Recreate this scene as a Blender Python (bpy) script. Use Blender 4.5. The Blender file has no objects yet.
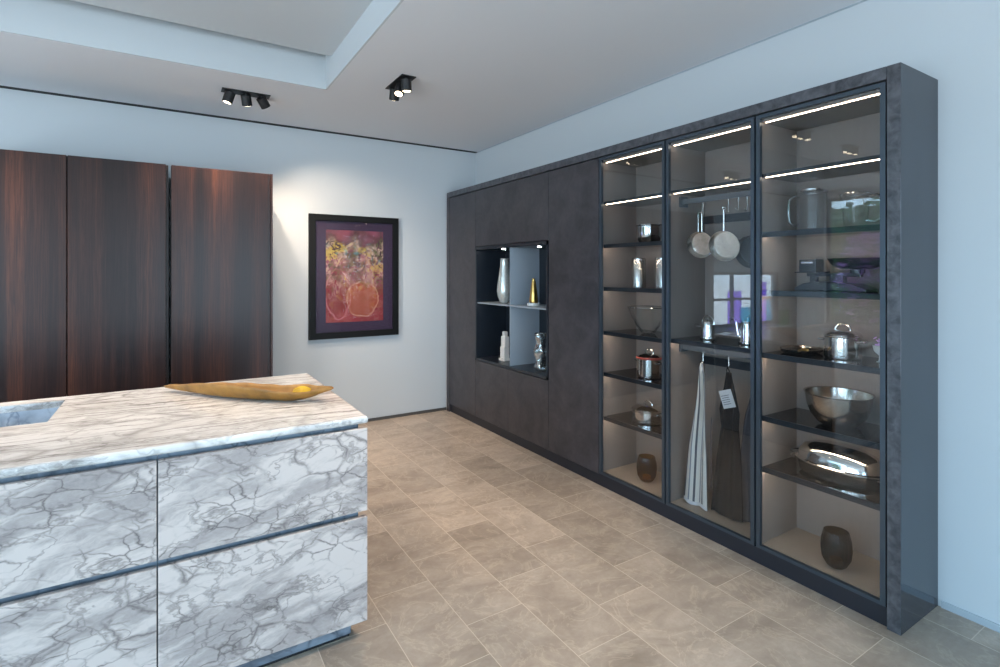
import bpy, bmesh, math, random
from mathutils import Vector, Matrix
random.seed(7)
S = bpy.context.scene
C = S.collection
PI = math.pi

# ------------------------------------------------------------------ helpers
class B:
    """collects shapes (world coordinates) and links them as ONE mesh object"""
    def __init__(s): s.bm = bmesh.new()
    def box(s, x0, x1, y0, y1, z0, z1, bev=0, seg=2):
        r = bmesh.ops.create_cube(s.bm, size=1)
        vs = r['verts']
        for v in vs:
            v.co = Vector(((x0+x1)/2+v.co.x*(x1-x0), (y0+y1)/2+v.co.y*(y1-y0), (z0+z1)/2+v.co.z*(z1-z0)))
        if bev:
            es = list({e for v in vs for e in v.link_edges})
            bmesh.ops.bevel(s.bm, geom=es, offset=bev, segments=seg, profile=.6, affect='EDGES')
        return s
    def obox(s, c, size, rot, bev=0):
        r = bmesh.ops.create_cube(s.bm, size=1)
        vs = r['verts']
        if bev:
            pass
        M = Matrix.Translation(Vector(c)) @ rot.to_4x4() @ Matrix.Diagonal((*size, 1))
        for v in vs: v.co = M @ v.co
        if bev:
            es = list({e for v in vs for e in v.link_edges})
            bmesh.ops.bevel(s.bm, geom=es, offset=bev, segments=2, profile=.6, affect='EDGES')
        return s
    def lathe(s, c, prof, n=40, axis=(0, 0, 1), sx=1, sy=1, ripple=None, cap0=False, cap1=False, rotz=0):
        """profile of (radius, height) turned about an axis through c"""
        q = Vector((0, 0, 1)).rotation_difference(Vector(axis).normalized()).to_matrix()
        rz = Matrix.Rotation(rotz, 3, 'Z')
        c = Vector(c); rings = []
        for r, h in prof:
            if r < 1e-6:
                rings.append([s.bm.verts.new(c + q @ Vector((0, 0, h)))]); continue
            ring = []
            for i in range(n):
                a = 2*PI*i/n
                rr = r*(1+(ripple(a, h) if ripple else 0))
                ring.append(s.bm.verts.new(c + q @ (rz @ Vector((rr*math.cos(a)*sx, rr*math.sin(a)*sy, h)))))
            rings.append(ring)
        for A, D in zip(rings, rings[1:]):
            if len(A) == 1 and len(D) == 1: continue
            for i in range(n):
                j = (i+1) % n
                if len(A) == 1: f = (A[0], D[i], D[j])
                elif len(D) == 1: f = (A[i], A[j], D[0])
                else: f = (A[i], A[j], D[j], D[i])
                try: s.bm.faces.new(f)
                except ValueError: pass
        for flag, R in ((cap0, rings[0]), (cap1, rings[-1])):
            if flag and len(R) > 2: s.bm.faces.new(R)
        return s
    def cyl(s, a, b, r, r2=None, n=20):
        a, b = Vector(a), Vector(b); d = b-a
        r2 = r if r2 is None else r2
        return s.lathe(a, [(0, 0), (r, 0), (r2, d.length), (0, d.length)], n, axis=d)
    def tube(s, pts, r, n=8, closed=False):
        pts = [Vector(p) for p in pts]; rings = []; N = len(pts)
        up = Vector((0, 0, 1)); prev = None
        for i, p in enumerate(pts):
            if closed: t = pts[(i+1) % N]-pts[i-1]
            else: t = pts[min(i+1, N-1)]-pts[max(i-1, 0)]
            t.normalize()
            if prev is None:
                u = t.orthogonal().normalized()
            else:
                u = (prev - t*prev.dot(t)).normalized()
            prev = u; w = t.cross(u)
            rr = r(i/(N-1)) if callable(r) else r
            rings.append([s.bm.verts.new(p+u*rr*math.cos(2*PI*k/n)+w*rr*math.sin(2*PI*k/n)) for k in range(n)])
        L = list(zip(rings, rings[1:]))
        if closed: L.append((rings[-1], rings[0]))
        for A, D in L:
            for k in range(n): s.bm.faces.new((A[k], A[(k+1) % n], D[(k+1) % n], D[k]))
        if not closed:
            s.bm.faces.new(rings[0][::-1]); s.bm.faces.new(rings[-1])
        return s
    def grid(s, f, nu, nv):
        V = [[s.bm.verts.new(f(i/nu, j/nv)) for i in range(nu+1)] for j in range(nv+1)]
        for j in range(nv):
            for i in range(nu):
                s.bm.faces.new((V[j][i], V[j][i+1], V[j+1][i+1], V[j+1][i]))
        return s
    def build(s, name, m, parent=None, smooth=False, solid=0, bevel=0, subd=0, auto=False):
        bm = s.bm
        if auto or smooth: bmesh.ops.remove_doubles(bm, verts=bm.verts, dist=1e-6)
        bmesh.ops.recalc_face_normals(bm, faces=bm.faces)
        if parent is not None:
            loc = parent.matrix_world.translation if parent.parent is None else None
            off = root_loc(parent)
            for v in bm.verts: v.co -= off
        me = bpy.data.meshes.new(name); bm.to_mesh(me); bm.free()
        o = bpy.data.objects.new(name, me); C.objects.link(o)
        me.materials.append(m)
        if smooth:
            for p in me.polygons: p.use_smooth = True
            try: me.set_sharp_from_angle(angle=math.radians(38))
            except Exception: pass
        if solid:
            md = o.modifiers.new('solid', 'SOLIDIFY'); md.thickness = solid; md.offset = 0
        if subd:
            md = o.modifiers.new('sub', 'SUBSURF'); md.levels = subd; md.render_levels = subd
        if bevel:
            md = o.modifiers.new('bev', 'BEVEL'); md.width = bevel; md.segments = 2; md.limit_method = 'ANGLE'
        if parent is not None: o.parent = parent
        return o

def root_loc(o):
    v = Vector((0, 0, 0))
    while o is not None:
        v += o.location; o = o.parent
    return v

def thing(name, label, cat, loc=(0, 0, 0), group=None):
    o = bpy.data.objects.new(name, None); C.objects.link(o)
    o.location = loc; o.empty_display_size = .1
    return tag(o, label, cat, group)

def tag(o, label, cat, group=None):
    o['label'] = label; o['category'] = cat
    if group: o['group'] = group
    return o

def struct(o):
    o['kind'] = 'structure'; return o

# ------------------------------------------------------------------ materials
def mat(name):
    m = bpy.data.materials.new(name); m.use_nodes = True
    nt = m.node_tree
    return m, nt, nt.nodes['Principled BSDF']

def lin(c):
    return tuple(((x/255)/12.92 if x/255 <= .04045 else ((x/255+.055)/1.055)**2.4) for x in c)

def simple(name, col, rough=.5, metal=0, bump=0, bscale=60, var=0, vscale=8, spec=.5, coat=0, stretch=None):
    m, nt, p = mat(name)
    p.inputs['Base Color'].default_value = (*col, 1)
    p.inputs['Roughness'].default_value = rough
    p.inputs['Metallic'].default_value = metal
    p.inputs['Specular IOR Level'].default_value = spec
    p.inputs['Coat Weight'].default_value = coat
    p.inputs['Coat Roughness'].default_value = .08
    tc = nt.nodes.new('ShaderNodeNewGeometry')
    mp = nt.nodes.new('ShaderNodeMapping'); nt.links.new(tc.outputs['Position'], mp.inputs['Vector'])
    if stretch: mp.inputs['Scale'].default_value = stretch
    nz = nt.nodes.new('ShaderNodeTexNoise'); nz.inputs['Scale'].default_value = vscale; nz.inputs['Detail'].default_value = 6
    nt.links.new(mp.outputs[0], nz.inputs['Vector'])
    if var:
        r = nt.nodes.new('ShaderNodeValToRGB')
        r.color_ramp.elements[0].position = .3; r.color_ramp.elements[1].position = .7
        r.color_ramp.elements[0].color = (*[c*(1-var) for c in col], 1)
        r.color_ramp.elements[1].color = (*[min(1, c*(1+var)) for c in col], 1)
        nt.links.new(nz.outputs['Fac'], r.inputs[0]); nt.links.new(r.outputs[0], p.inputs['Base Color'])
    if bump:
        n2 = nt.nodes.new('ShaderNodeTexNoise'); n2.inputs['Scale'].default_value = bscale; n2.inputs['Detail'].default_value = 4
        nt.links.new(mp.outputs[0], n2.inputs['Vector'])
        b = nt.nodes.new('ShaderNodeBump'); b.inputs['Strength'].default_value = bump; b.inputs['Distance'].default_value = .002
        nt.links.new(n2.outputs['Fac'], b.inputs['Height']); nt.links.new(b.outputs[0], p.inputs['Normal'])
    return m

def emis(name, col, k):
    m, nt, p = mat(name)
    p.inputs['Base Color'].default_value = (*col, 1)
    p.inputs['Emission Color'].default_value = (*col, 1)
    p.inputs['Emission Strength'].default_value = k
    return m

def thin_glass(name, tint=(.93, .95, .96), f0=.07, power=5, rough=.0, edge=None):
    """clear glass: see-through with a Schlick reflection"""
    m = bpy.data.materials.new(name); m.use_nodes = True; nt = m.node_tree; nt.nodes.clear()
    out = nt.nodes.new('ShaderNodeOutputMaterial'); mix = nt.nodes.new('ShaderNodeMixShader')
    t = nt.nodes.new('ShaderNodeBsdfTransparent'); t.inputs[0].default_value = (*tint, 1)
    g = nt.nodes.new('ShaderNodeBsdfGlossy'); g.inputs['Roughness'].default_value = rough
    lw = nt.nodes.new('ShaderNodeLayerWeight'); lw.inputs['Blend'].default_value = .5
    pw = nt.nodes.new('ShaderNodeMath'); pw.operation = 'POWER'; pw.inputs[1].default_value = power
    nt.links.new(lw.outputs['Facing'], pw.inputs[0])
    mr = nt.nodes.new('ShaderNodeMapRange'); mr.inputs['To Min'].default_value = f0; mr.inputs['To Max'].default_value = 1
    nt.links.new(pw.outputs[0], mr.inputs['Value'])
    nt.links.new(mr.outputs[0], mix.inputs[0]); nt.links.new(t.outputs[0], mix.inputs[1]); nt.links.new(g.outputs[0], mix.inputs[2])
    nt.links.new(mix.outputs[0], out.inputs[0])
    return m

class N:
    """small node-graph writer"""
    def __init__(s, nt): s.nt = nt
    def n(s, t, **k):
        x = s.nt.nodes.new(t)
        for a, v in k.items(): setattr(x, a, v)
        return x
    def l(s, a, b): s.nt.links.new(a, b)
    def math(s, op, a, b=None, c=None, clamp=False):
        x = s.n('ShaderNodeMath', operation=op, use_clamp=clamp)
        for i, v in enumerate((a, b, c)):
            if v is None: continue
            if isinstance(v, (int, float)): x.inputs[i].default_value = v
            else: s.l(v, x.inputs[i])
        return x.outputs[0]
    def mix(s, f, a, b, mode='MIX'):
        x = s.n('ShaderNodeMix', data_type='RGBA', blend_type=mode)
        for i, v in ((0, f), (6, a), (7, b)):
            if isinstance(v, (int, float)): x.inputs[i].default_value = v
            elif isinstance(v, tuple): x.inputs[i].default_value = (*v, 1) if len(v) == 3 else v
            else: s.l(v, x.inputs[i])
        return x.outputs[2]
    def noise(s, vec, scale, detail=4, rough=.55, dist=0):
        x = s.n('ShaderNodeTexNoise'); x.inputs['Scale'].default_value = scale
        x.inputs['Detail'].default_value = detail; x.inputs['Roughness'].default_value = rough
        x.inputs['Distortion'].default_value = dist
        if vec is not None: s.l(vec, x.inputs['Vector'])
        return x
    def ramp(s, f, *st):
        x = s.n('ShaderNodeValToRGB'); e = x.color_ramp.elements
        while len(e) < len(st): e.new(.5)
        for el, (p, c) in zip(e, st):
            el.position = p; el.color = (c, c, c, 1) if isinstance(c, (int, float)) else (*c, 1)
        s.l(f, x.inputs[0]); return x.outputs[0]
    def mapping(s, vec, scale=(1, 1, 1), rot=(0, 0, 0), loc=(0, 0, 0)):
        x = s.n('ShaderNodeMapping'); x.inputs['Scale'].default_value = scale
        x.inputs['Rotation'].default_value = rot; x.inputs['Location'].default_value = loc
        s.l(vec, x.inputs['Vector']); return x.outputs[0]
    def vadd(s, a, b):
        x = s.n('ShaderNodeVectorMath', operation='ADD'); s.l(a, x.inputs[0]); s.l(b, x.inputs[1]); return x.outputs[0]
    def vscale(s, a, k):
        x = s.n('ShaderNodeVectorMath', operation='SCALE'); s.l(a, x.inputs[0])
        if isinstance(k, (int, float)): x.inputs['Scale'].default_value = k
        else: s.l(k, x.inputs['Scale'])
        return x.outputs[0]

def marble(name, base, vein, cloud, stretch=(1, 1, 1), rot=(0, 0, 0), scale=1., per_object=True, rough=.22, cell=9., streak=0.):
    m, nt, p = mat(name); g = N(nt)
    geo = g.n('ShaderNodeNewGeometry').outputs['Position']
    v = geo
    if per_object:
        r = g.n('ShaderNodeObjectInfo').outputs['Random']
        cmb = g.n('ShaderNodeCombineXYZ')
        g.l(g.math('MULTIPLY', r, 37.), cmb.inputs[0]); g.l(g.math('MULTIPLY', r, 11.), cmb.inputs[2])
        v = g.vadd(v, cmb.outputs[0])
    v = g.mapping(v, scale=tuple(a*scale for a in stretch), rot=rot)
    w1 = g.noise(v, 2.2, 5, .6).outputs['Color']
    w2 = g.noise(v, 11, 3, .5).outputs['Color']
    vv = g.vadd(g.vadd(v, g.vscale(w1, .22)), g.vscale(w2, .035))
    vo = g.n('ShaderNodeTexVoronoi', feature='DISTANCE_TO_EDGE'); vo.inputs['Scale'].default_value = cell; g.l(vv, vo.inputs['Vector'])
    net = g.ramp(vo.outputs['Distance'], (0., 1.), (.025, .5), (.07, 0.))
    vo2 = g.n('ShaderNodeTexVoronoi', feature='DISTANCE_TO_EDGE'); vo2.inputs['Scale'].default_value = cell*.45; g.l(vv, vo2.inputs['Vector'])
    net2 = g.ramp(vo2.outputs['Distance'], (0., 1.), (.02, .6), (.06, 0.))
    mod = g.ramp(g.noise(v, 3.2, 4).outputs['Fac'], (.44, .05), (.60, 1.))
    mod2 = g.ramp(g.noise(v, 2.1, 3).outputs['Fac'], (.42, 0.), (.58, .9))
    n3 = g.noise(g.vadd(v, g.vscale(w1, .6)), 2.6, 4, .5).outputs['Fac']
    ridge = g.ramp(g.math('ABSOLUTE', g.math('SUBTRACT', n3, .5)), (0., .6), (.008, .4), (.022, 0.))
    a = g.math('MAXIMUM', g.math('MULTIPLY', net, mod), g.math('MULTIPLY', net2, mod2))
    a = g.math('MAXIMUM', a, ridge)
    cl = g.noise(g.mapping(vv, scale=(.8, .8, 2.2), rot=(0, .5, 0)), 1.7, 6, .62).outputs['Fac']
    clf = g.ramp(cl, (.47, 0.), (.56, .7), (.70, 1.))
    fine = g.noise(vv, 40, 4, .6).outputs['Fac']
    clf = g.math('MULTIPLY', clf, g.math('ADD', .55, g.math('MULTIPLY', fine, .7)))
    c = g.mix(clf, base, cloud)
    if streak:
        st = g.noise(g.mapping(vv, scale=(.45, 8, 4)), 3.4, 7, .70).outputs['Fac']
        sf = g.ramp(st, (.50, 0.), (.60, .50), (.72, streak))
        c = g.mix(sf, c, vein)
        a = g.math('MULTIPLY', a, .6)
    c = g.mix(g.math('MULTIPLY', a, .85), c, vein)
    g.l(c, p.inputs['Base Color'])
    p.inputs['Roughness'].default_value = rough
    return m

def floor_mat():
    m, nt, p = mat('stone_floor_tiles'); g = N(nt)
    pos = g.n('ShaderNodeNewGeometry').outputs['Position']
    sp = g.n('ShaderNodeSeparateXYZ'); g.l(pos, sp.inputs[0])
    W, Ln = .285, .585
    kx = g.math('DIVIDE', g.math('SUBTRACT', 2.495, sp.outputs[0]), W)
    k = g.math('FLOOR', kx); fx = g.math('SUBTRACT', kx, k)
    y = g.math('SUBTRACT', sp.outputs[1], g.math('SUBTRACT', 1.005, g.math('MULTIPLY', k, .195)))
    jy = g.math('DIVIDE', y, Ln); j = g.math('FLOOR', jy); fy = g.math('SUBTRACT', jy, j)
    def edge(f, size):
        d = g.math('MINIMUM', f, g.math('SUBTRACT', 1., f))
        return g.math('MULTIPLY', d, size)
    d = g.math('MINIMUM', edge(fx, W), edge(fy, Ln))
    grout = g.ramp(g.math('MULTIPLY', d, 100.), (.10, 1.), (.22, 0.))
    cmb = g.n('ShaderNodeCombineXYZ'); g.l(k, cmb.inputs[0]); g.l(j, cmb.inputs[1])
    wn = g.n('ShaderNodeTexWhiteNoise', noise_dimensions='3D'); g.l(cmb.outputs[0], wn.inputs['Vector'])
    off = g.vscale(wn.outputs['Color'], 30.)
    pv = g.vadd(pos, off)
    cloud = g.noise(g.mapping(pv, scale=(1, 1.8, 1), rot=(0, 0, .5)), 3.2, 7, .62, .6).outputs['Fac']
    fine = g.noise(pv, 34, 6, .7).outputs['Fac']
    ridn = g.noise(pv, 4.5, 5, .6, 1.2).outputs['Fac']
    rid = g.ramp(g.math('ABSOLUTE', g.math('SUBTRACT', ridn, .5)), (0., .5), (.012, .2), (.03, 0.))
    c = g.ramp(cloud, (.3, lin((146, 133, 120))), (.5, lin((170, 156, 142))), (.72, lin((187, 174, 160))))
    c = g.mix(g.ramp(fine, (.35, 0.), (.68, .30)), c, lin((140, 122, 106)))
    c = g.mix(g.math('MULTIPLY', rid, .8), c, lin((204, 188, 168)))
    tv = g.ramp(wn.outputs['Value'], (0., .80), (1., 1.08))
    c = g.mix(1., c, tv, 'MULTIPLY')
    c = g.mix(grout, c, lin((204, 190, 172)))
    g.l(c, p.inputs['Base Color'])
    g.l(g.math('ADD', .33, g.math('MULTIPLY', fine, .15)), p.inputs['Roughness'])
    b = g.n('ShaderNodeBump'); b.inputs['Strength'].default_value = .25; b.inputs['Distance'].default_value = .002
    g.l(g.math('SUBTRACT', fine, grout), b.inputs['Height']); g.l(b.outputs[0], p.inputs['Normal'])
    return m

def wood_mat():
    m, nt, p = mat('dark_smoked_oak'); g = N(nt)
    pos = g.n('ShaderNodeNewGeometry').outputs['Position']
    r = g.n('ShaderNodeObjectInfo').outputs['Random']
    cmb = g.n('ShaderNodeCombineXYZ'); g.l(g.math('MULTIPLY', r, 9.), cmb.inputs[0])
    v = g.vadd(pos, cmb.outputs[0])
    w = g.noise(g.mapping(v, scale=(2, 2, .5)), 1.6, 3).outputs['Color']
    vv = g.vadd(v, g.vscale(w, .05))
    n1 = g.noise(g.mapping(vv, scale=(60, 60, 1.1)), 2.2, 6, .65).outputs['Fac']
    n2 = g.noise(g.mapping(vv, scale=(9, 9, .22)), 1.1, 3, .5).outputs['Fac']
    n3 = g.noise(g.mapping(vv, scale=(220, 220, 6)), 1.5, 3, .6).outputs['Fac']
    c1 = g.ramp(n2, (.38, lin((42, 28, 26))), (.55, lin((66, 40, 33))), (.68, lin((96, 56, 40))))
    c = g.mix(g.ramp(n1, (.38, .62), (.62, 0.)), c1, lin((26, 18, 18)))
    c = g.mix(g.ramp(n3, (.5, 0.), (.72, .4)), c, lin((20, 14, 14)))
    g.l(c, p.inputs['Base Color'])
    p.inputs['Specular IOR Level'].default_value = .35
    g.l(g.math('ADD', .27, g.math('MULTIPLY', n1, .14)), p.inputs['Roughness'])
    b = g.n('ShaderNodeBump'); b.inputs['Strength'].default_value = .15; b.inputs['Distance'].default_value = .001
    g.l(n1, b.inputs['Height']); g.l(b.outputs[0], p.inputs['Normal'])
    return m

def patina_mat(name, a, b_, rough, sc=5.):
    m, nt, p = mat(name); g = N(nt)
    pos = g.n('ShaderNodeNewGeometry').outputs['Position']
    n1 = g.noise(pos, sc, 6, .6, .6).outputs['Fac']; n2 = g.noise(pos, 38, 4, .6).outputs['Fac']
    f = g.math('ADD', g.math('MULTIPLY', n1, .75), g.math('MULTIPLY', n2, .25))
    g.l(g.ramp(f, (.36, a), (.64, b_)), p.inputs['Base Color'])
    g.l(g.math('ADD', rough-.08, g.math('MULTIPLY', n1, .18)), p.inputs['Roughness'])
    p.inputs['Metallic'].default_value = .25
    return m

def art_mat():
    m, nt, p = mat('abstract_painting'); g = N(nt)
    pos = g.n('ShaderNodeNewGeometry').outputs['Position']
    sp = g.n('ShaderNodeSeparateXYZ'); g.l(pos, sp.inputs[0])
    h = g.math('DIVIDE', g.math('SUBTRACT', sp.outputs[2], 1.03), .88)      # 0 bottom .. 1 top of the sheet
    u = g.math('DIVIDE', g.math('SUBTRACT', sp.outputs[0], 1.28), .58)
    n = g.noise(pos, 5, 5, .6, .8).outputs['Fac']
    ground = g.ramp(g.math('ADD', g.math('MULTIPLY', n, .5), g.math('MULTIPLY', h, .5)),
                    (.15, lin((150, 40, 55))), (.38, lin((120, 24, 32))), (.55, lin((135, 75, 92))), (.66, lin((48, 30, 28))), (.85, lin((135, 60, 85))))
    # two warm rounded bodies in the lower half
    def blob(cx, cy, rx, ry):
        a = g.math('DIVIDE', g.math('SUBTRACT', u, cx), rx); b = g.math('DIVIDE', g.math('SUBTRACT', h, cy), ry)
        d = g.math('ADD', g.math('MULTIPLY', a, a), g.math('MULTIPLY', b, b))
        return g.math('ADD', d, g.math('MULTIPLY', g.math('SUBTRACT', n, .5), 1.2))
    d1 = blob(.62, .24, .26, .2)
    c = g.mix(g.ramp(d1, (.8, 1.), (1., 0.)), ground, lin((150, 62, 36)))
    c = g.mix(g.ramp(g.math('ABSOLUTE', g.math('SUBTRACT', d1, 1.)), (0., .8), (.12, 0.)), c, lin((205, 150, 120)))
    d2 = blob(.2, .3, .2, .26)
    c = g.mix(g.ramp(g.math('ABSOLUTE', g.math('SUBTRACT', d2, 1.)), (0., .6), (.12, 0.)), c, lin((210, 130, 140)))
    # tangle of pale and gold curls, densest in the upper half
    q = g.noise(pos, 13, 4, .55, 2.2)
    lines = g.ramp(g.math('ABSOLUTE', g.math('SUBTRACT', q.outputs['Fac'], .5)), (0., 1.), (.05, .8), (.09, 0.))
    dens = g.ramp(g.math('ADD', h, g.math('MULTIPLY', g.math('SUBTRACT', n, .5), .6)), (.2, .12), (.5, .6), (.82, .75), (.92, .05))
    qc = g.ramp(g.noise(pos, 7, 2).outputs['Fac'], (.40, lin((205, 180, 80))), (.5, lin((205, 175, 160))), (.6, lin((96, 104, 50))))
    c = g.mix(g.math('MULTIPLY', lines, dens), c, qc)
    spots = g.noise(pos, 9, 1).outputs['Fac']
    top = g.ramp(h, (.6, 0.), (.72, 1.), (.9, 0.))
    c = g.mix(g.math('MULTIPLY', g.ramp(spots, (.60, 0.), (.63, .8)), top), c, lin((60, 130, 140)))
    dk = g.noise(pos, 11, 3, .6, 1.).outputs['Fac']
    c = g.mix(g.math('MULTIPLY', g.ramp(dk, (.55, 0.), (.62, .75)), g.ramp(h, (.35, .1), (.6, 1.), (.9, .3))), c, lin((45, 35, 20)))
    g.l(c, p.inputs['Base Color']); p.inputs['Roughness'].default_value = .6
    return m

def stripe_mat():
    m, nt, p = mat('striped_linen'); g = N(nt)
    tc = g.n('ShaderNodeTexCoord').outputs['UV']
    sp = g.n('ShaderNodeSeparateXYZ'); g.l(tc, sp.inputs[0])
    f = g.math('FRACT', g.math('MULTIPLY', sp.outputs[0], 2.6))
    c = g.ramp(f, (0., lin((70, 74, 84))), (.14, lin((70, 74, 84))), (.17, lin((196, 194, 188))), (.55, lin((196, 194, 188))), (.58, lin((120, 126, 138))), (.70, lin((120, 126, 138))), (.73, lin((196, 194, 188))))
    nt.nodes[c.node.name].color_ramp.interpolation = 'CONSTANT'
    g.l(c, p.inputs['Base Color']); p.inputs['Roughness'].default_value = .9
    return m

M = {}
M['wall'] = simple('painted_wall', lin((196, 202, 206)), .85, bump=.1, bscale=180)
M['ceiling'] = simple('painted_ceiling', lin((222, 224, 228)), .9, bump=.05, bscale=180)
M['shadowgap'] = simple('black_shadow_gap', (.006, .006, .007), .7)
M['skirt'] = simple('grey_metal_skirting', (.09, .085, .08), .5, .3)
M['skirt_light'] = simple('painted_skirting', lin((168, 178, 186)), .6)
M['floor'] = floor_mat()
M['marble'] = marble('white_veined_marble', lin((206, 194, 188)), lin((92, 85, 84)), lin((150, 141, 139)), cell=8., rough=.25, stretch=(1, 1, 1.7), rot=(0, .45, 0), scale=1.45)
M['marble_chan'] = marble('grey_veined_marble', lin((128, 138, 150)), lin((60, 66, 76)), lin((100, 108, 118)), cell=8, rough=.3)
M['marble_top'] = marble('lit_veined_marble', lin((230, 228, 226)), lin((104, 98, 94)), lin((204, 200, 196)), stretch=(1, 1.6, 1), rot=(0, 0, .12), cell=4, rough=.16, per_object=False, streak=1.)  # same stone as the drawer fronts, lamp-lit look painted as a lighter base
M['marble_sink'] = marble('marble_window_tint', lin((206, 216, 226)), lin((84, 96, 118)), lin((166, 176, 190)), cell=7, rough=.2, per_object=False)  # basin marble tinted blue-white, with the cool window light painted in
M['wood'] = wood_mat()
M['wood_dark'] = simple('dark_wood_edge', lin((36, 24, 22)), .5)
M['patina'] = patina_mat('charcoal_patina_panel', lin((58, 56, 60)), lin((80, 76, 80)), .42)
M['patina_end'] = patina_mat('slate_lacquer_panel', lin((46, 50, 57)), lin((56, 60, 68)), .10, 3.)
M['patina_light'] = patina_mat('brushed_slate_edge', lin((58, 59, 64)), lin((98, 99, 105)), .38, 20.)
M['plinth'] = simple('dark_plinth', lin((44, 46, 54)), .35, .3)
M['frame'] = simple('blue_grey_anodised_metal', lin((76, 86, 96)), .38, .7, var=.05)
M['black'] = simple('matt_black', (.008, .008, .009), .5)
M['nichebox'] = simple('blue_black_niche_lining', lin((30, 36, 44)), .3)
M['blackgloss'] = simple('gloss_black', (.008, .008, .010), .12)
M['interior'] = simple('taupe_cabinet_lining', lin((128, 119, 113)), .55, var=.06, vscale=5, stretch=(60, 60, 1.2))
M['intfloor'] = simple('taupe_cabinet_floor', lin((150, 138, 126)), .5, var=.05, vscale=4)
M['shelf'] = simple('smoked_glass_shelf', lin((24, 25, 28)), .07, .0, spec=.8)
M['shelfedge'] = simple('blue_grey_shelf_edge', lin((46, 53, 60)), .35, .6)
M['led'] = emis('warm_led', (1., .80, .60), 48.)
M['ledsoft'] = emis('soft_warm_led', (1., .78, .58), 13.)
M['ledcool'] = emis('cool_led', (.85, .93, 1.), 60.)
M['lamp'] = emis('halogen_face', (1., .82, .58), 9.)
M['glass'] = thin_glass('door_glass', (.94, .95, .955), .04, 5)
M['picglass'] = thin_glass('picture_glass', (.99, .99, .99), .012, 5)
M['winglass'] = thin_glass('window_glass', (.97, .98, .99), .04, 5)
M['glassware'] = thin_glass('clear_glassware', (.985, .99, .99), .012, 3.6)
M['crystal'] = thin_glass('crystal', (.93, .96, .98), .45, 1.3, .08)
M['amber'] = thin_glass('amber_smoked_glass', (.62, .46, .20), .05, 4, .0)
M['smoke'] = thin_glass('smoked_ribbed_glass', (.44, .36, .25), .05, 4, .0)
M['steel'] = simple('polished_steel', (.66, .65, .63), .13, 1)
M['steelbr'] = simple('brushed_steel', (.60, .59, .57), .26, 1)
M['pansteel'] = simple('worn_pan_steel', (.58, .56, .53), .17, 1, var=.1, vscale=30)
M['darksteel'] = simple('dark_bronze_steel', (.46, .42, .38), .18, 1)
M['gold'] = simple('brushed_gold', (.72, .46, .14), .28, 1)
M['silver'] = simple('pearl_silver_glaze', (.78, .80, .76), .25, .6, var=.12, vscale=60)
M['white'] = simple('white_ceramic', (.75, .75, .73), .4)
M['greywhite'] = simple('pale_grey_panel', lin((150, 160, 170)), .35)
M['red'] = simple('red_enamel', (.36, .05, .04), .45)
M['navy'] = simple('dark_navy_enamel', lin((26, 32, 42)), .3)
M['leaf'] = simple('dried_golden_palm_leaf', lin((150, 106, 46)), .5, var=.38, vscale=6, bump=.5, bscale=40, stretch=(2, 2, 2))
M['leafyellow'] = simple('bright_yellow_leaf_tip', lin((214, 166, 24)), .45, var=.2, vscale=30)
M['purple'] = simple('purple_passe_partout', lin((52, 36, 62)), .8, var=.35, vscale=70)
M['art'] = art_mat()
M['frameblack'] = simple('black_picture_frame', (.006, .006, .006), .5, spec=.2)
M['stripe'] = stripe_mat()
M['clothblack'] = simple('black_cotton', lin((24, 22, 22)), .95)
M['clothgrey'] = simple('dark_grey_cotton', lin((60, 60, 66)), .95)
M['label'] = simple('pale_cloth_label', lin((190, 192, 196)), .8)
M['ink'] = simple('grey_print', lin((110, 112, 118)), .8)
M['green'] = simple('leaf_green', lin((84, 128, 84)), .5, var=.3, vscale=20)
M['violet'] = simple('violet_petals', lin((226, 180, 238)), .5, var=.15, vscale=20)
M['tealglass'] = thin_glass('teal_glass', (.15, .62, .78), .04, 4)
M['violetglass'] = thin_glass('violet_glass', (.62, .45, .95), .04, 4)
M['greenglass'] = thin_glass('green_glass', (.55, .85, .45), .04, 4)
M['teal'] = simple('teal_card', lin((20, 150, 170)), .5)
M['wood_light'] = simple('oak_board', lin((110, 78, 50)), .35, var=.2, vscale=4, stretch=(20, 2, 20))

# ------------------------------------------------------------------ the room
XR, XL, YB, YF, ZC = 2.94, -4.2, 5.23, -3.2, 2.86
T = .2
struct(B().box(XL-T, XR+T, YF-T, YB+T, -.12, 0).build('floor', M['floor']))
# ceiling with the long raised recess
RX0, RX1, RY0, RY1, RZ = -2.9, .99, -1.4, 4.01, 3.05
c = B()
c.box(RX1, XR+T, YF-T, YB+T, ZC, 3.4).box(XL-T, RX0, YF-T, YB+T, ZC, 3.4)
c.box(RX0, RX1, RY1, YB+T, ZC, 3.4).box(RX0, RX1, YF-T, RY0, ZC, 3.4)
struct(c.build('ceiling', M['ceiling']))
struct(B().box(RX0-.1, RX1+.1, RY0-.1, RY1+.1, 3.4, 3.45).build('roof', M['wall']))
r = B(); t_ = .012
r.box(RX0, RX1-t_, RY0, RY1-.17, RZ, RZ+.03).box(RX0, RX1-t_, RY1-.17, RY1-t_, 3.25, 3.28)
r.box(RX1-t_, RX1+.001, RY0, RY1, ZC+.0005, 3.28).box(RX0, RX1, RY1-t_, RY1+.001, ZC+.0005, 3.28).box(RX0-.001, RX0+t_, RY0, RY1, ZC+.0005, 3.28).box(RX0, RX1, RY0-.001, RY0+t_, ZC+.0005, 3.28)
struct(r.build('ceiling_recess', M['wall']))  # wall colour, not ceiling colour: its cooler tone paints in the blue daylight
struct(B().box(XR, XR+T, YF-T, YB+T, 0, ZC).build('wall_right', M['wall']))

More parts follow.
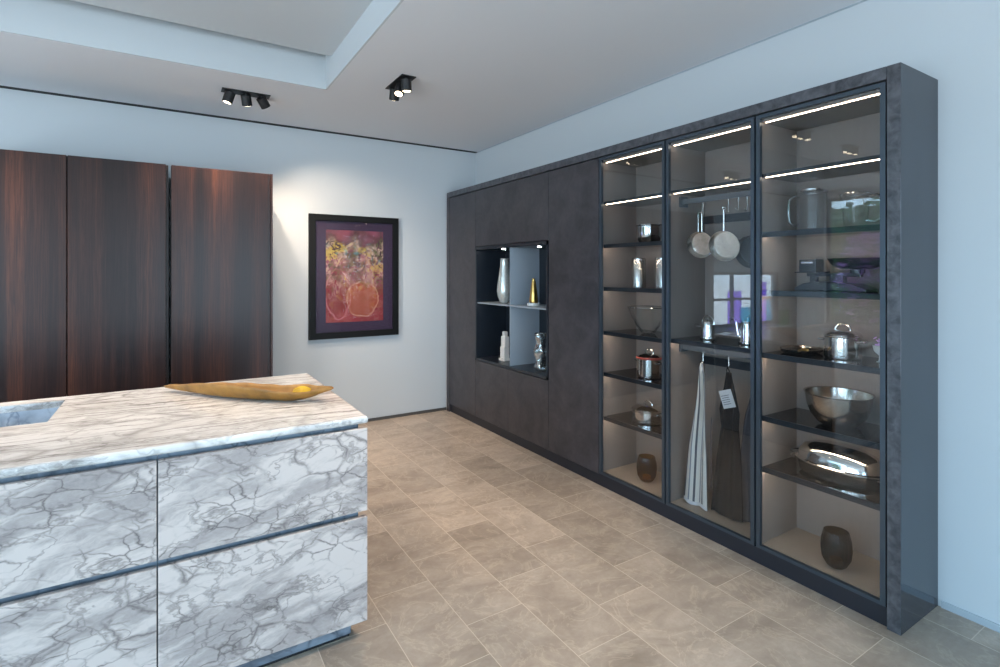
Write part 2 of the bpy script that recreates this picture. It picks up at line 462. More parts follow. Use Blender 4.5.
def wall_with_holes(name, axis, a0, a1, pos0, pos1, holes):
    """axis 'x': wall runs along x; holes = (u0,u1,z0,z1)"""
    b = B(); holes = sorted(holes); u = a0
    def bx(u0, u1, z0, z1):
        if u1-u0 < 1e-4 or z1-z0 < 1e-4: return
        if axis == 'x': b.box(u0, u1, pos0, pos1, z0, z1)
        else: b.box(pos0, pos1, u0, u1, z0, z1)
    for (h0, h1, z0, z1) in holes:
        bx(u, h0, 0, ZC); bx(h0, h1, 0, z0); bx(h0, h1, z1, ZC); u = h1
    bx(u, a1, 0, ZC)
    return struct(b.build(name, M['wall']))

H_back = [(-3.95, -2.02, .62, 1.52)]
H_rear = [(-3.9, -2.1, .25, 2.55), (-.35, 2.6, .25, 2.55)]
H_left = [(-2.2, .6, .02, 2.6), (.85, 4.65, .02, 2.75)]
wall_with_holes('wall_back', 'x', XL-T, XR, YB, YB+T, H_back)
wall_with_holes('wall_front', 'x', XL-T, XR, YF-T, YF, H_rear)
wall_with_holes('wall_left', 'y', YF, YB, XL-T, XL, H_left)

def window(n, axis, pos, h, nv, nh):
    u0, u1, z0, z1 = h; b = B(); t = .05
    def bx(a0, a1, c0, c1, d=.03):
        if axis == 'x': b.box(a0, a1, pos-d, pos+d, c0, c1)
        else: b.box(pos-d, pos+d, a0, a1, c0, c1)
    bx(u0, u1, z0, z0+t); bx(u0, u1, z1-t, z1); bx(u0, u0+t, z0, z1); bx(u1-t, u1, z0, z1)
    for i in range(1, nv): bx(u0+(u1-u0)*i/nv-.022, u0+(u1-u0)*i/nv+.022, z0, z1, .025)
    for i in range(1, nh): bx(u0, u1, z0+(z1-z0)*i/nh-.018, z0+(z1-z0)*i/nh+.018, .022)
    f = struct(b.build('window_%d' % n, M['frame']))
    g = B()
    if axis == 'x': g.box(u0+t, u1-t, pos-.004, pos+.004, z0+t, z1-t)
    else: g.box(pos-.004, pos+.004, u0+t, u1-t, z0+t, z1-t)
    g.build('window_pane', M['winglass'], f)
window(1, 'x', YF-.1, H_rear[0], 2, 1); window(2, 'x', YF-.1, H_rear[1], 3, 1)
window(3, 'y', XL-.1, H_left[0], 2, 1); window(4, 'y', XL-.1, H_left[1], 4, 1)
window(5, 'x', YB+.1, H_back[0], 3, 2)

struct(B().box(XL, XR, YB-.065, YB-.012, ZC-.004, ZC+.001).build('trim_1', M['shadowgap']))
struct(B().box(XR-.010, XR, YF, YB-.01, ZC-.005, ZC).build('trim_2', M['skirt_light']))
struct(B().box(.75, 2.57, YB-.012, YB, 0, .028).build('baseboard_back', M['skirt']))
struct(B().box(XR-.008, XR, YF, .96, 0, .03).build('baseboard_right', M['skirt_light']))

# ------------------------------------------------------------------ marble island
isl_y0, isl_y1, isl_x1 = 2.136, 3.25, .692
XI = -1.62
o = bmesh.new()
def holed_slab(x0, x1, y0, y1, hx0, hx1, hy0, hy1, z0, z1, bev):
    bm = bmesh.new(); V = {}
    for k, z in enumerate((z0, z1)):
        V[k] = [bm.verts.new(p) for p in ((x0, y0, z), (x1, y0, z), (x1, y1, z), (x0, y1, z), (hx0, hy0, z), (hx1, hy0, z), (hx1, hy1, z), (hx0, hy1, z))]
    for i in range(4):
        j = (i+1) % 4
        bm.faces.new((V[1][i], V[1][j], V[1][4+j], V[1][4+i])); bm.faces.new((V[0][j], V[0][i], V[0][4+i], V[0][4+j]))
        bm.faces.new((V[0][i], V[0][j], V[1][j], V[1][i])); bm.faces.new((V[1][4+i], V[1][4+j], V[0][4+j], V[0][4+i]))
    bm.edges.ensure_lookup_table()
    es = [e for e in bm.edges if (e.verts[0] in V[1] and e.verts[1] in V[1] and V[1].index(e.verts[0]) < 4 and V[1].index(e.verts[1]) < 4)
          or (e.verts[0] in V[0] and e.verts[1] in V[0] and V[0].index(e.verts[0]) < 4 and V[0].index(e.verts[1]) < 4)]
    bmesh.ops.bevel(bm, geom=es, offset=bev, segments=3, profile=.5, affect='EDGES')
    return bm
top = thing('kitchen_worktop', 'thin marble worktop with brown veins and sunken sink lying over the island drawers', 'worktop', (-.46, 2.69, .88))
b = B(); b.bm = holed_slab(XI, isl_x1, isl_y0, isl_y1, -1.16, -.412, 2.725, 3.145, .880, .910, .010)
b.build('slab', M['marble_top'], top)
s = B(); x0, x1, y0, y1 = -1.16, -.412, 2.725, 3.145
s.box(x0-.02, x1+.02, y0-.02, y0, .70, .8795).box(x0-.02, x1+.02, y1, y1+.02, .70, .8795)
s.box(x0-.02, x0, y0, y1, .70, .8795).box(x1, x1+.02, y0, y1, .70, .8795).box(x0-.02, x1+.02, y0-.02, y1+.02, .68, .70)
s.build('sink_basin', M['marble_sink'], top)
B().lathe((-.79, 2.93, .7005), [(0, 0), (.045, 0), (.05, .002), (.035, .003), (0, .001)], 24).build('drain', M['steel'], top, smooth=True)

def island_unit(x0, x1, label, xin0, xin1):
    t = thing('drawer_cabinet', label, 'cabinet', ((x0+x1)/2, 2.69, 0), 'marble drawer units of the island')
    b = B(); w = .02
    # carcass: shell with the sink bay left open inside
    b.box(x0+xin0, x1-xin1, isl_y0+.04, isl_y0+.06, .07, .880).box(x0+xin0, x1-xin1, isl_y1-.04, isl_y1-.02, .07, .880)
    b.box(x0+xin0, x0+xin0+w, isl_y0+.06, isl_y1-.04, .07, .880).box(x1-xin1-w, x1-xin1, isl_y0+.06, isl_y1-.04, .07, .880)
    b.box(x0+xin0, x1-xin1, isl_y0+.04, isl_y1-.02, .05, .07)
    b.build('carcass', M['marble_chan'], t)
    d = B().box(x0+.0015, x1-.0015, isl_y0, isl_y0+.022, .522, .862, .0015, 1).build('drawer_front', M['marble'], t)
    d2 = B().box(x0+.0015, x1-.0015, isl_y0, isl_y0+.022, .069, .498, .0015, 1).build('drawer_front', M['marble'], t)
    for dd, zz in ((d, .54), (d2, .09)):
        B().box(x0+.03, x1-.03, isl_y0+.0225, isl_y0+.0395, zz, zz+.24).build('drawer_box', M['plinth'], dd)
    B().box(x0 if xin0 == 0 else x0+.06, x1-(.058 if xin1 else 0), isl_y0+.042, isl_y1-.06, .012, .05).build('plinth', M['marble_chan'], t)
    B().box(x0+.02, x1-(.062 if xin1 else 0), isl_y0+.046, isl_y1-.065, 0, .012).build('black_base_strip', M['shadowgap'], t)  # black strip set back between plinth and floor
    return t
island_unit(-.036, isl_x1, 'white marble drawer unit at the right end of the island', 0, .028)
island_unit(-.81, -.037, 'white marble drawer unit with broad grey cloud beside left picture edge', 0, 0)
island_unit(-1.61, -.811, 'white marble drawer unit at the far left end of the island', .028, 0)

# dried palm leaf bowl on the worktop
def leaf_bowl():
    t = thing('leaf_bowl', 'long golden dried palm leaf bowl lying on the marble worktop', 'bowl', (.36, 2.72, .91))
    A = Vector((-.015, 3.11, 0)); E = Vector((.620, 2.475, 0))
    ax = (E-A).normalized(); sd = Vector((-ax.y, ax.x, 0)); Lt = (E-A).length
    def prm(u):
        w = .012+.058*math.sin(PI*min(1, u**1.5*.80+.02))**1.0*(1 if u < .8 else 1)
        if u > .86: w *= max(.18, 1-(u-.86)/.14*.82)
        base = .9115+.018*(1-u)**2.2 + (.050*max(0, (u-.80)/.20)**1.6)
        h = .010+.058*math.sin(PI*min(1, u*.92+.02))**1.1
        if u > .86: h *= 1.-.2*(u-.86)/.14
        return w, base, h
    def f(v, u):
        w, base, h = prm(u)
        a = (v-.5)*2
        p = A+ax*Lt*u+sd*(w*a*(1-.10*abs(a)**3)-.050*math.sin(PI*u)**1.2)
        z = base+h*abs(a)**2.0
        # curled lip and ragged tip
        if a > .3: z -= .014*math.sin(PI*min(1, u*1.05))*(a-.3)
        if u > .70 and a > .3: z += .026*math.sin((u-.70)/.30*PI)*(a-.3)
        z += .0015*math.sin(u*40)*abs(a)
        if u > .93: p += ax*.02*math.sin(v*9)*(u-.93)/.07
        return Vector((p.x, p.y, z))
    B().grid(f, 18, 60).build('leaf_shell', M['leaf'], t, smooth=True, solid=.004)
    def fl(v, u):
        p = f(.62+.27*v, .78+.10*u)
        return p+Vector((0, 0, .003+.014*math.sin(PI*u)*v)) - sd*(.010*v*math.sin(PI*u))
    B().grid(fl, 8, 16).build('curled_lip', M['leafyellow'], t, smooth=True, solid=.003)
leaf_bowl()

# ------------------------------------------------------------------ tall wooden cupboards
CY = 4.63; CH = 2.306
def cupboard(x0, x1, label, dx1=0, set_back=0, zt=CH):
    t = thing('tall_cupboard', label, 'cupboard', ((x0+x1)/2, 4.93, 0), 'tall dark wooden cupboards along the back wall')
    B().box(x0, x1, CY+.024+set_back, YB-.003, .08, zt-.003).build('carcass', M['wood_dark'], t)
    B().box(x0+.003, x1-.003-dx1, CY+set_back, CY+.022+set_back, .08, zt, .0015, 1).build('door', M['wood'], t)
    B().box(x0, x1, CY+.06, YB-.003, 0, .08).build('plinth', M['plinth'], t)
    return t
cupboard(-.597, -.010, 'dark wooden tall cupboard door directly left of the wide gap', .014)
r = cupboard(.006, .711, 'dark wooden tall cupboard nearest the painting with bluish sheen', .018, 0, CH-.002)
B().box(.694, .711, CY+.004, YB-.003, .0, CH).build('end_panel', M['wood'], r)
cupboard(-1.24, -.598, 'dark wooden tall cupboard cut off by the left picture edge')

# ------------------------------------------------------------------ painting
def painting():
    t = thing('framed_picture', 'abstract red and gold painting in a black frame on back wall', 'picture', (1.57, YB, 1.46))
    x0, x1, z0, z1 = 1.116, 2.010, .862, 2.066; yb, yf = YB-.002, YB-.035; fw = .062
    f = B()
    f.box(x0, x1, yf, yb, z1-fw, z1, .003).box(x0, x1, yf, yb, z0, z0+fw, .003)
    f.box(x0, x0+fw, yf, yb, z0+fw*.9, z1-fw*.9, .003).box(x1-fw, x1, yf, yb, z0+fw*.9, z1-fw*.9, .003)
    f.build('frame', M['frameblack'], t)
    m0, m1, n0, n1 = x0+fw-.002, x1-fw+.002, z0+fw-.002, z1-fw+.002; k = .100
    a0, a1, c0, c1 = m0+k, m1-k, n0+k*.95, n1-k*.85
    b = B().box(m0, m1, YB-.016, YB-.011, c1, n1).box(m0, m1, YB-.016, YB-.011, n0, c0)
    b.box(m0, a0, YB-.016, YB-.011, c0, c1).box(a1, m1, YB-.016, YB-.011, c0, c1)
    b.build('mount', M['purple'], t)
    B().box(a0-.005, a1+.005, YB-.0108, YB-.006, c0-.005, c1+.005).build('painted_sheet', M['art'], t)
    B().box(m0, m1, YB-.024, YB-.021, n0, n1).build('glass', M['picglass'], t)
painting()

# ------------------------------------------------------------------ dark wall of cupboards
CX = 2.561; ZT = 2.318
tag(B().box(CX, XR-.003, .972, 1.022, 0, 2.372, .001, 1).build('end_panel', M['patina_end']), 'tall slate grey glossy end panel closing the display cabinets at the right', 'panel')
bpy.data.objects['end_panel']['label'] = 'tall slate grey glossy end panel closing the display cabinets at the right'
ep = [x for x in C.objects if x.name.startswith('end_panel') and x.parent is None][0]
B().box(CX-.0012, CX, .9725, 1.0215, .001, 2.371).build('front_edge', M['patina_light'], ep)
tag(B().box(CX, XR-.003, 1.024, 5.19, ZT, 2.372, .001, 1).build('top_panel', M['patina_light']), 'long mottled dark grey top panel capping the whole cabinet wall', 'panel')
tag(B().box(CX, XR-.003, 5.135, 5.19, .0, ZT-.001, .001, 1).build('side_panel', M['patina']), 'narrow charcoal side panel between cabinet wall and back corner', 'panel')
tag(B().box(CX+.016, CX+.03, 1.024, 5.133, 0, .082).build('plinth', M['plinth']), 'long low dark plinth running under the whole cabinet wall', 'plinth')
DX0, DX1 = CX+.004, CX+.024      # door leaf thickness
BK = XR-.003

def solid_unit(y0, y1, label):
    t = thing('tall_cabinet', label, 'cabinet', (2.75, (y0+y1)/2, .09), 'tall charcoal cabinets with plain doors')
    B().box(DX1+.002, BK, y0+.001, y1-.001, .085, ZT-.003).build('carcass', M['black'], t)
    B().box(DX0, DX1, y0+.002, y1-.002, .083, ZT-.008, .001, 1).build('door', M['patina'], t)
solid_unit(4.566, 5.133, 'tall plain charcoal cabinet in the far corner by the white wall')
solid_unit(2.792, 3.373, 'tall plain charcoal cabinet between lit niche and glass cabinets')

def niche_unit():
    y0, y1 = 3.374, 4.565; z0, z1 = .645, 1.758
    t = thing('niche_cabinet', 'wide charcoal cabinet with square lit black framed niche', 'cabinet', (2.75, 3.97, .09))
    for za, zb in ((.085, z0), (z1, ZT-.003)): B().box(DX1+.002, BK, y0+.001, y1-.001, za, zb).build('carcass', M['black'], t)
    B().box(DX0, DX1, y0+.002, y1-.002, z1+.006, ZT-.008, .001, 1).build('upper_door', M['patina'], t)
    for a, b in ((y0+.002, 3.968), (3.971, y1-.002)):
        B().box(DX0, DX1, a, b, .083, z0-.006, .001, 1).build('lower_door', M['patina'], t)
    f = B(); w = .022
    f.box(DX0-.004, BK-.03, y0+.004, y0+.004+w, z0, z1).box(DX0-.004, BK-.03, y1-.004-w, y1-.004, z0, z1)
    f.box(DX0-.004, BK-.03, y0+.004, y1-.004, z1-w*1.4, z1).box(DX0-.004, BK-.03, y0+.004, y1-.004, z0, z0+w)
    f.box(BK-.03, BK, y0+.004, y1-.004, z0, z1)
    f.build('niche_box', M['nichebox'], t)
    B().box(DX0+.02, BK-.03, 3.962, 3.972, z0+w, z1-w*1.4).build('divider', M['greywhite'], t)
    for a, b in ((y0+.026, 3.962), (3.972, y1-.026)):
        B().box(DX0+.012, BK-.03, a, b, 1.200, 1.212).build('shelf', M['greywhite'], t)
    for y in (3.68, 4.25):
        for z, s in ((z1-w*1.4, -1), (1.200, -1)):
            B().cyl((2.70, y, z), (2.70, y, z-.003), .017).build('niche_lamp', M['ledcool'], t)
    return t
niche_unit()

SH3 = [2.010, 1.710, 1.410, 1.088, .762, .500]
SH1 = [2.000, 1.700, 1.400, 1.090, .800, .490]
def glass_unit(y0, y1, label, shelves, ysw, rail=False):
    t = thing('display_cabinet', label, 'cabinet', (2.75, (y0+y1)/2, .085), 'glass fronted display cabinets')
    w = .018; x0 = CX+.030
    c = B()
    c.box(x0, BK, y0, y0+w, .085, ZT-.003).box(x0, BK, y1-w, y1, .085, ZT-.003)
    c.box(x0, BK, y0+w, y1-w, ZT-.040, ZT-.003).box(BK-.018, BK, y0+w, y1-w, .1035, ZT-.040)
    c.build('carcass', M['interior'], t)
    B().box(x0, BK, y0+w, y1-w, .085, .1035).build('cabinet_floor', M['intfloor'], t)
    # back panel seam battens
    def led(z, par, a=y0+w+.012, b=y1-w-.012):
        B().box(2.606, 2.611, a, b, z-.003, z).build('led_strip', M['led' if z < 1.9 else 'ledsoft'], par)
    led(ZT-.0405, t)
    for z in shelves:
        s = B().box(2.600, BK-.0185, y0+w+.0005, y1-w-.0005, z-.016, z, .001, 1).build('shelf', M['shelf'], t)
        B().box(2.594, 2.5998, y0+w+.0005, y1-w-.0005, z-(.017 if z > 1.9 else .026), z+.001).build('shelf_edge', M['shelfedge'], s)
        led(z-.0162, s)
    # door
    fw = .021; f = B(); a, b, z0, z1 = y0+.003, y1-.003, .087, ZT-.008
    f.box(DX0, DX1, a, a+fw, z0, z1).box(DX0, DX1, b-fw, b, z0, z1)
    f.box(DX0, DX1, a+fw, b-fw, z0, z0+fw*.8).box(DX0, DX1, a+fw, b-fw, z1-fw*.9, z1)
    d = f.build('glass_door', M['frame'], t)
    B().box(DX0+.008, DX0+.013, a+fw-.002, b-fw+.002, z0+fw*.8-.002, z1-fw*.9+.002).build('pane', M['glass'], d)
    return t
G3 = glass_unit(1.026, 1.614, 'glass display cabinet nearest the blue white wall holding bowls and jugs', SH3, None)
G2 = glass_unit(1.618, 2.199, 'middle glass display cabinet with hanging pans above and aprons below', [2.000, 1.100], None)
G1 = glass_unit(2.203, 2.789, 'narrowest looking glass display cabinet beside the plain charcoal door', SH1, None)

RXX = 2.70
def rail(z, label, nhook, ys):
    t = thing('hanging_rail', label, 'rail', (RXX, 1.90, z))
    ya, yb = 1.6365, 2.1805
    for q in (yb-.016, ya): B().box(RXX-.033, RXX+.032, q, q+.016, z-.03, z+.035).build('bracket', M['frame'], t)
    B().box(RXX-.008, RXX+.008, ya+.016, yb-.016, z-.012, z+.012, .003).build('bar', M['steelbr'], t)
    B().box(RXX-.023, RXX-.019, ya+.016, yb-.016, z-.016, z+.016).build('front_strip', M['frame'], t)
    B().box(2.900, 2.9185, ya+.001, yb-.001, z-.125, z-.075).build('back_rail', M['shelfedge'], t)
    return t
rail(1.936, 'upper steel hanging rail holding pans in the middle glass cabinet', 3, None)
rail(1.045, 'lower steel hanging rail above the aprons in the middle glass cabinet', 3, None)

def hook(y, z, label, drop=.083, m='steelbr'):
    X_ = RXX-2.798
    """S hook over the rail bar, hanging down to z-drop"""
    R_ = .0145
    pts = []
    for i in range(9):
        a = PI*i/8
        pts.append((2.798+R_*math.cos(a)*1.0, y, z+.0135+R_*math.sin(a)*.9))
    pts = [(2.8125, y, z-.004)]+pts+[(2.7835, y, z-.02)]
    pts += [(2.7835, y, z-drop)]
    for i in range(1, 8):
        a = PI+PI*i/7
        pts.append((2.7715-.012*math.cos(a), y, z-drop+.012*math.sin(a)))
    pts = [(p[0]+X_, p[1], p[2]) for p in pts]
    return tag(B().tube(pts, .0022, 6).build('hook', M[m], None, smooth=True), label, 'hook', 'hooks on the rails of the middle cabinet')
hook(2.020, 1.936, 'steel hook on the upper rail holding the loop handled pan')
hook(1.853, 1.936, 'steel hook on the upper rail holding the right steel pan')
hook(1.790, 1.936, 'empty steel hook on the upper rail right of the pans', .075)
hook(1.738, 1.936, 'steel hook on the upper rail holding the black pan')
hook(2.020, 1.045, 'hook on the lower rail holding the striped apron', .068, 'steelbr')
hook(1.850, 1.045, 'hook on the lower rail holding the black apron', .068, 'darksteel')
hook(1.700, 1.045, 'hook on the lower rail holding the grey apron', .068, 'darksteel')

# pans facing the room
def pan(y, z, r, hl, label, m, x=2.765, yaw=-12, handle='loop', depth=.045):
    """z is the disc centre, hl the handle length up to the hook"""
    t = thing('frying_pan', label, 'pan', (x, y, z), 'pans hanging from the upper rail')
    ax = Vector((-math.cos(math.radians(yaw)), math.sin(math.radians(yaw)), -.22)).normalized()
    prof = [(0, .0), (r*.80, 0), (r*.86, .003), (r*.97, depth*.85), (r, depth), (r*.985, depth+.001), (r*.95, depth*.84), (r*.84, .006), (0, .0045)]
    B().lathe((x, y, z), [(a, b-depth*.5) for a, b in prof], 48, axis=ax).build('pan_body', M[m], t, smooth=True)
    c = Vector((x, y, z))+ax*(depth*.45)
    sidev = Vector((0, 0, 1)).cross(ax).normalized()
    w = .011
    if handle == 'loop':
        pts = [c+sidev*w+Vector((0, 0, r*.95)), c+sidev*w+Vector((0, 0, r+hl-.01))]
        pts += [c+sidev*w*math.cos(PI*i/6)+Vector((0, 0, r+hl-.01+w*math.sin(PI*i/6))) for i in range(1, 6)]
        pts += [c-sidev*w+Vector((0, 0, r+hl-.01)), c-sidev*w+Vector((0, 0, r*.95))]
        B().tube(pts, .0034, 8).build('handle', M['steel'], t, smooth=True)
    else:
        b = B(); b.tube([c+Vector((0, 0, r*.95)), c+Vector((0, 0, r+.03)), c+Vector((0, 0, r+hl-.012))], .0065, 8)
        ring = [c+sidev*.009*math.cos(2*PI*i/12)+Vector((0, 0, r+hl+.009*math.sin(2*PI*i/12)-.006)) for i in range(12)]
        b.tube(ring, .003, 6, closed=True)
        b.build('handle', M[m], t, smooth=True)
    return t
pan(2.020, 1.670, .080, .112, 'left steel frying pan with wire loop handle hanging in glass cabinet', 'pansteel', x=2.672)
pan(1.843, 1.655, .087, .130, 'right steel frying pan hanging in front of the loop handled one', 'pansteel', x=2.645, handle='bar')
pan(1.738, 1.620, .093, .165, 'black frying pan partly hidden behind the door frame', 'navy', x=2.742, handle='bar')

# ------------------------------------------------------------------ cookware
def kettle(y, x, z, r, h, label, spout_dir=1, goose=False):
    t = thing('kettle', label, 'kettle', (x, y, z), 'steel kettles on the middle shelf')
    B().lathe((x, y, z), [(0, .001), (r*1.12, .001), (r*1.15, .006), (r*1.12, .016), (r, .020), (r*.96, h*.9), (r*.9, h), (0, h)], 40).build('kettle_body', M['steel'], t, smooth=True)
    B().lathe((x, y, z+h+.0005), [(0, 0), (r*.85, 0), (r*.8, .008), (r*.2, .016), (0, .016)], 32).lathe((x, y, z+h+.0165), [(0, 0), (.005, 0), (.009, .008), (.006, .014), (0, .015)], 16).build('lid', M['steel'], t, smooth=True)
    if not goose:
        pts = [(x, y+r*1.02*math.cos(PI*i/12), z+h*.90+.055*math.sin(PI*i/12)) for i in range(13)]
        B().tube(pts, .0042, 8).build('handle', M['steel'], t, smooth=True)
        B().tube([(x, y+r*.9, z+h*.72), (x, y+r+.02, z+h*.74), (x, y+r+.052, z+h*.80)], lambda u: .013-.004*u, 10).build('spout', M['steel'], t, smooth=True)
    else:
        pts = [(x, y+r*.9, z+h*.25), (x, y+r+.016, z+h*.32), (x, y+r+.022, z+h*.62), (x, y+r+.030, z+h*.98), (x, y+r+.046, z+h*1.12), (x, y+r+.064, z+h*1.05)]
        P2 = []
        for i in range(len(pts)-1):
            for k in range(5): P2.append(Vector(pts[i]).lerp(Vector(pts[i+1]), k/5))
        P2.append(Vector(pts[-1]))
        B().tube(P2, .0062, 8).build('spout', M['steel'], t, smooth=True)
    return t
kettle(2.030, 2.745, 1.1005, .041, .100, 'steel kettle with round loop handle standing below the pans')
kettle(1.770, 2.745, 1.1005, .045, .125, 'steel gooseneck kettle beside the frame of the middle cabinet', goose=True)

# column of the far glass cabinet
def stockpot(x, y, z, r, h, label, rim='steel', body='steel', lid=False, handles=True, grp=None):
    t = thing('cooking_pot', label, 'pot', (x, y, z), grp)
    B().lathe((x, y, z), [(0, .001), (r*.93, .001), (r*.99, .006), (r, .02), (r, h), (r*.975, h), (r*.975, .02), (0, .008)], 48).build('pot_body', M[body], t, smooth=True)
    if rim == 'red' or handles:
        B().lathe((x, y, z+h-.002), [(r*1.001, -.002), (r*(1.09 if rim == 'red' else 1.045), .003), (r*(1.09 if rim == 'red' else 1.045), .008), (r*1.0, .011), (r*.975, .009)], 48).build('rim', M[rim], t, smooth=True)
    if handles:
        for s in (-1, 1):
            pts = [(x-.028, y+s*r*.96, z+h*.8), (x-.026, y+s*(r+.022), z+h*.82), (x, y+s*(r+.028), z+h*.82), (x+.026, y+s*(r+.022), z+h*.82), (x+.028, y+s*r*.96, z+h*.8)]
            B().tube(pts, .0045, 8).build('handle', M['steel'], t, smooth=True)
    if lid:
        l = B().lathe((x, y, z+h+.0085), [(r*.99, 0), (r*1.0, .003), (r*.8, .013), (r*.3, .024), (0, .026)], 48).build('lid', M[lid if isinstance(lid, str) else 'steel'], t, smooth=True)
        pts = [(x, y+.034*math.cos(PI*i/10), z+h+.030+.030*math.sin(PI*i/10)) for i in range(11)]
        B().tube(pts, .0042, 8).build('lid_handle', M['steel'], l, smooth=True)
    return t
# mixing pot
def bowl_pot():
    x, y, z = 2.755, 2.500, 1.7005
    t = thing('mixing_pot', 'rounded steel pot alone on the second shelf of the far glass cabinet', 'pot', (x, y, z))
    r = .085
    B().lathe((x, y, z), [(0, .001), (r*.62, .001), (r*.82, .012), (r*.96, .04), (r, .075), (r*.99, .115), (r*1.07, .120), (r*1.08, .124), (r*.97, .122), (r*.96, .075), (r*.9, .04), (r*.6, .008), (0, .006)], 48).build('pot_body', M['steel'], t, smooth=True)
    for s in (-1, 1):
        B().tube([(x-.02, y+s*r*1.05, z+.118), (x-.018, y+s*r*1.22, z+.121), (x+.018, y+s*r*1.22, z+.121), (x+.02, y+s*r*1.05, z+.118)], .004, 8).build('handle', M['steel'], t, smooth=True)
bowl_pot()
for y, lb in ((2.612, 'left tall steel canister standing on shelf of the far glass cabinet'), (2.395, 'right tall steel canister half hidden by the door frame')):
    t = thing('canister', lb, 'canister', (2.775, y, 1.4005), 'steel canisters')
    B().lathe((2.775, y, 1.4005), [(0, .001), (.048, .001), (.05, .003), (.05, .185), (.048, .188)], 40, cap1=True).build('canister_body', M['steelbr'], t, smooth=True)
    B().lathe((2.775, y, 1.4005+.1885), [(0, 0), (.050, 0), (.050, .010), (.047, .013), (0, .014)], 40).build('lid', M['steel'], t, smooth=True)

def glass_bowl():
    x, y, z = 2.755, 2.510, 1.0905
    t = thing('glass_bowl', 'clear glass bowl above the red rimmed pot', 'bowl', (x, y, z))
    prof = [(0, .002), (.035, .002), (.045, .006), (.078, .05), (.110, .11), (.132, .175), (.136, .178), (.134, .172), (.106, .112), (.074, .054), (.04, .012), (0, .008)]
    B().lathe((x, y, z), prof, 48, ripple=lambda a, h: .012*math.sin(a*8+h*20)).build('bowl_body', M['glassware'], t, smooth=True)
    B().tube([(x+.134*math.cos(2*PI*i/48), y+.134*math.sin(2*PI*i/48), z+.177) for i in range(48)], .0028, 6, closed=True).build('rim', M['crystal'], t, smooth=True)
    # swirl of thicker glass
    pts = [(x-.085+.02*u-.02*math.sin(u*7), y+.05-.12*u, z+.15-.13*u) for u in [i/14 for i in range(15)]]
glass_bowl()
stockpot(2.725, 2.470, .8005, .081, .130, 'steel cooking pot with red rim and domed lid', 'red', lid='steel')
stockpot(2.765, 2.515, .4905, .107, .080, 'shallow steel pan with domed lid below the red rimmed pot', 'steel', lid=True)

def vase(x, y, label, m, r, h):
    z = .1040
    t = thing('vase', label, 'vase', (x, y, z), 'ribbed glass vases on the cabinet floors')
    pr = [(0, .001), (r*.50, .001), (r*.66, .010), (r*.92, h*.25), (r, h*.5), (r*.97, h*.75), (r*.84, h), (r*.80, h+.001), (r*.93, h*.74), (r*.95, h*.5), (r*.86, h*.25), (r*.5, .016), (0, .012)]
    B().lathe((x, y, z), pr, 96, ripple=lambda a, hh: .045*math.cos(a*20)*(1 if hh < h*.86 else 0)).build('vase_body', M[m], t, smooth=True)
    B().lathe((x, y, z+.0165), [(0, 0), (r*.42, 0), (r*.42, .02), (0, .02)], 24).build('candle', M['gold'], t, smooth=True)
vase(2.715, 2.485, 'amber ribbed glass vase on the floor of the far glass cabinet', 'amber', .064, .165)
vase(2.690, 1.283, 'dark smoked ribbed glass vase on the floor of nearest glass cabinet', 'smoke', .063, .168)

# jugs
def jug(x, y, z, r0, r1, h, label, side, dark_lid):
    t = thing('glass_jug', label, 'jug', (x, y, z), 'clear glass jugs')
    B().lathe((x, y, z), [(0, .002), (r0, .002), (r0*1.02, .008), ((r0+r1)/2, h*.5), (r1, h*.92), (r1*1.05, h), (r1*1.01, h), (r1*.95, h*.92), ((r0+r1)/2*.95, h*.5), (r0*.95, .012), (0, .010)], 48).build('jug_body', M['glassware'], t, smooth=True)
    B().tube([(x+r1*1.03*math.cos(2*PI*i/40), y+r1*1.03*math.sin(2*PI*i/40), z+h) for i in range(40)], .0024, 6, closed=True).build('rim', M['crystal'], t, smooth=True)
    pts = []
    P = [(r1*.96, .88), (r1+.022, .94), (r1+.05, .86), (r1+.054, .55), (r1+.048, .26), (r1+.02, .17), (r0*.99, .22)]
    for (a, b_), (c_, d_) in zip(P, P[1:]):
        for k in range(4): pts.append((x, y+side*(a+(c_-a)*k/4), z+h*(b_+(d_-b_)*k/4)))
    pts.append((x, y+side*P[-1][0], z+h*P[-1][1]))
    B().tube(pts, .0052, 8).build('handle', M['crystal'], t, smooth=True)
    if dark_lid:
        B().lathe((x, y, z+h+.003), [(0, 0), (r1*.75, 0), (r1*.75, .01), (r1*.3, .016), (0, .016)], 32).build('lid', M['steel'], t, smooth=True)
jug(2.760, 1.432, 1.7105, .066, .066, .200, 'large clear glass jug with side handle and steel lid', 1, True)
jug(2.760, 1.232, 1.7105, .046, .062, .165, 'small flared clear glass jug right of the large one', -1, False)

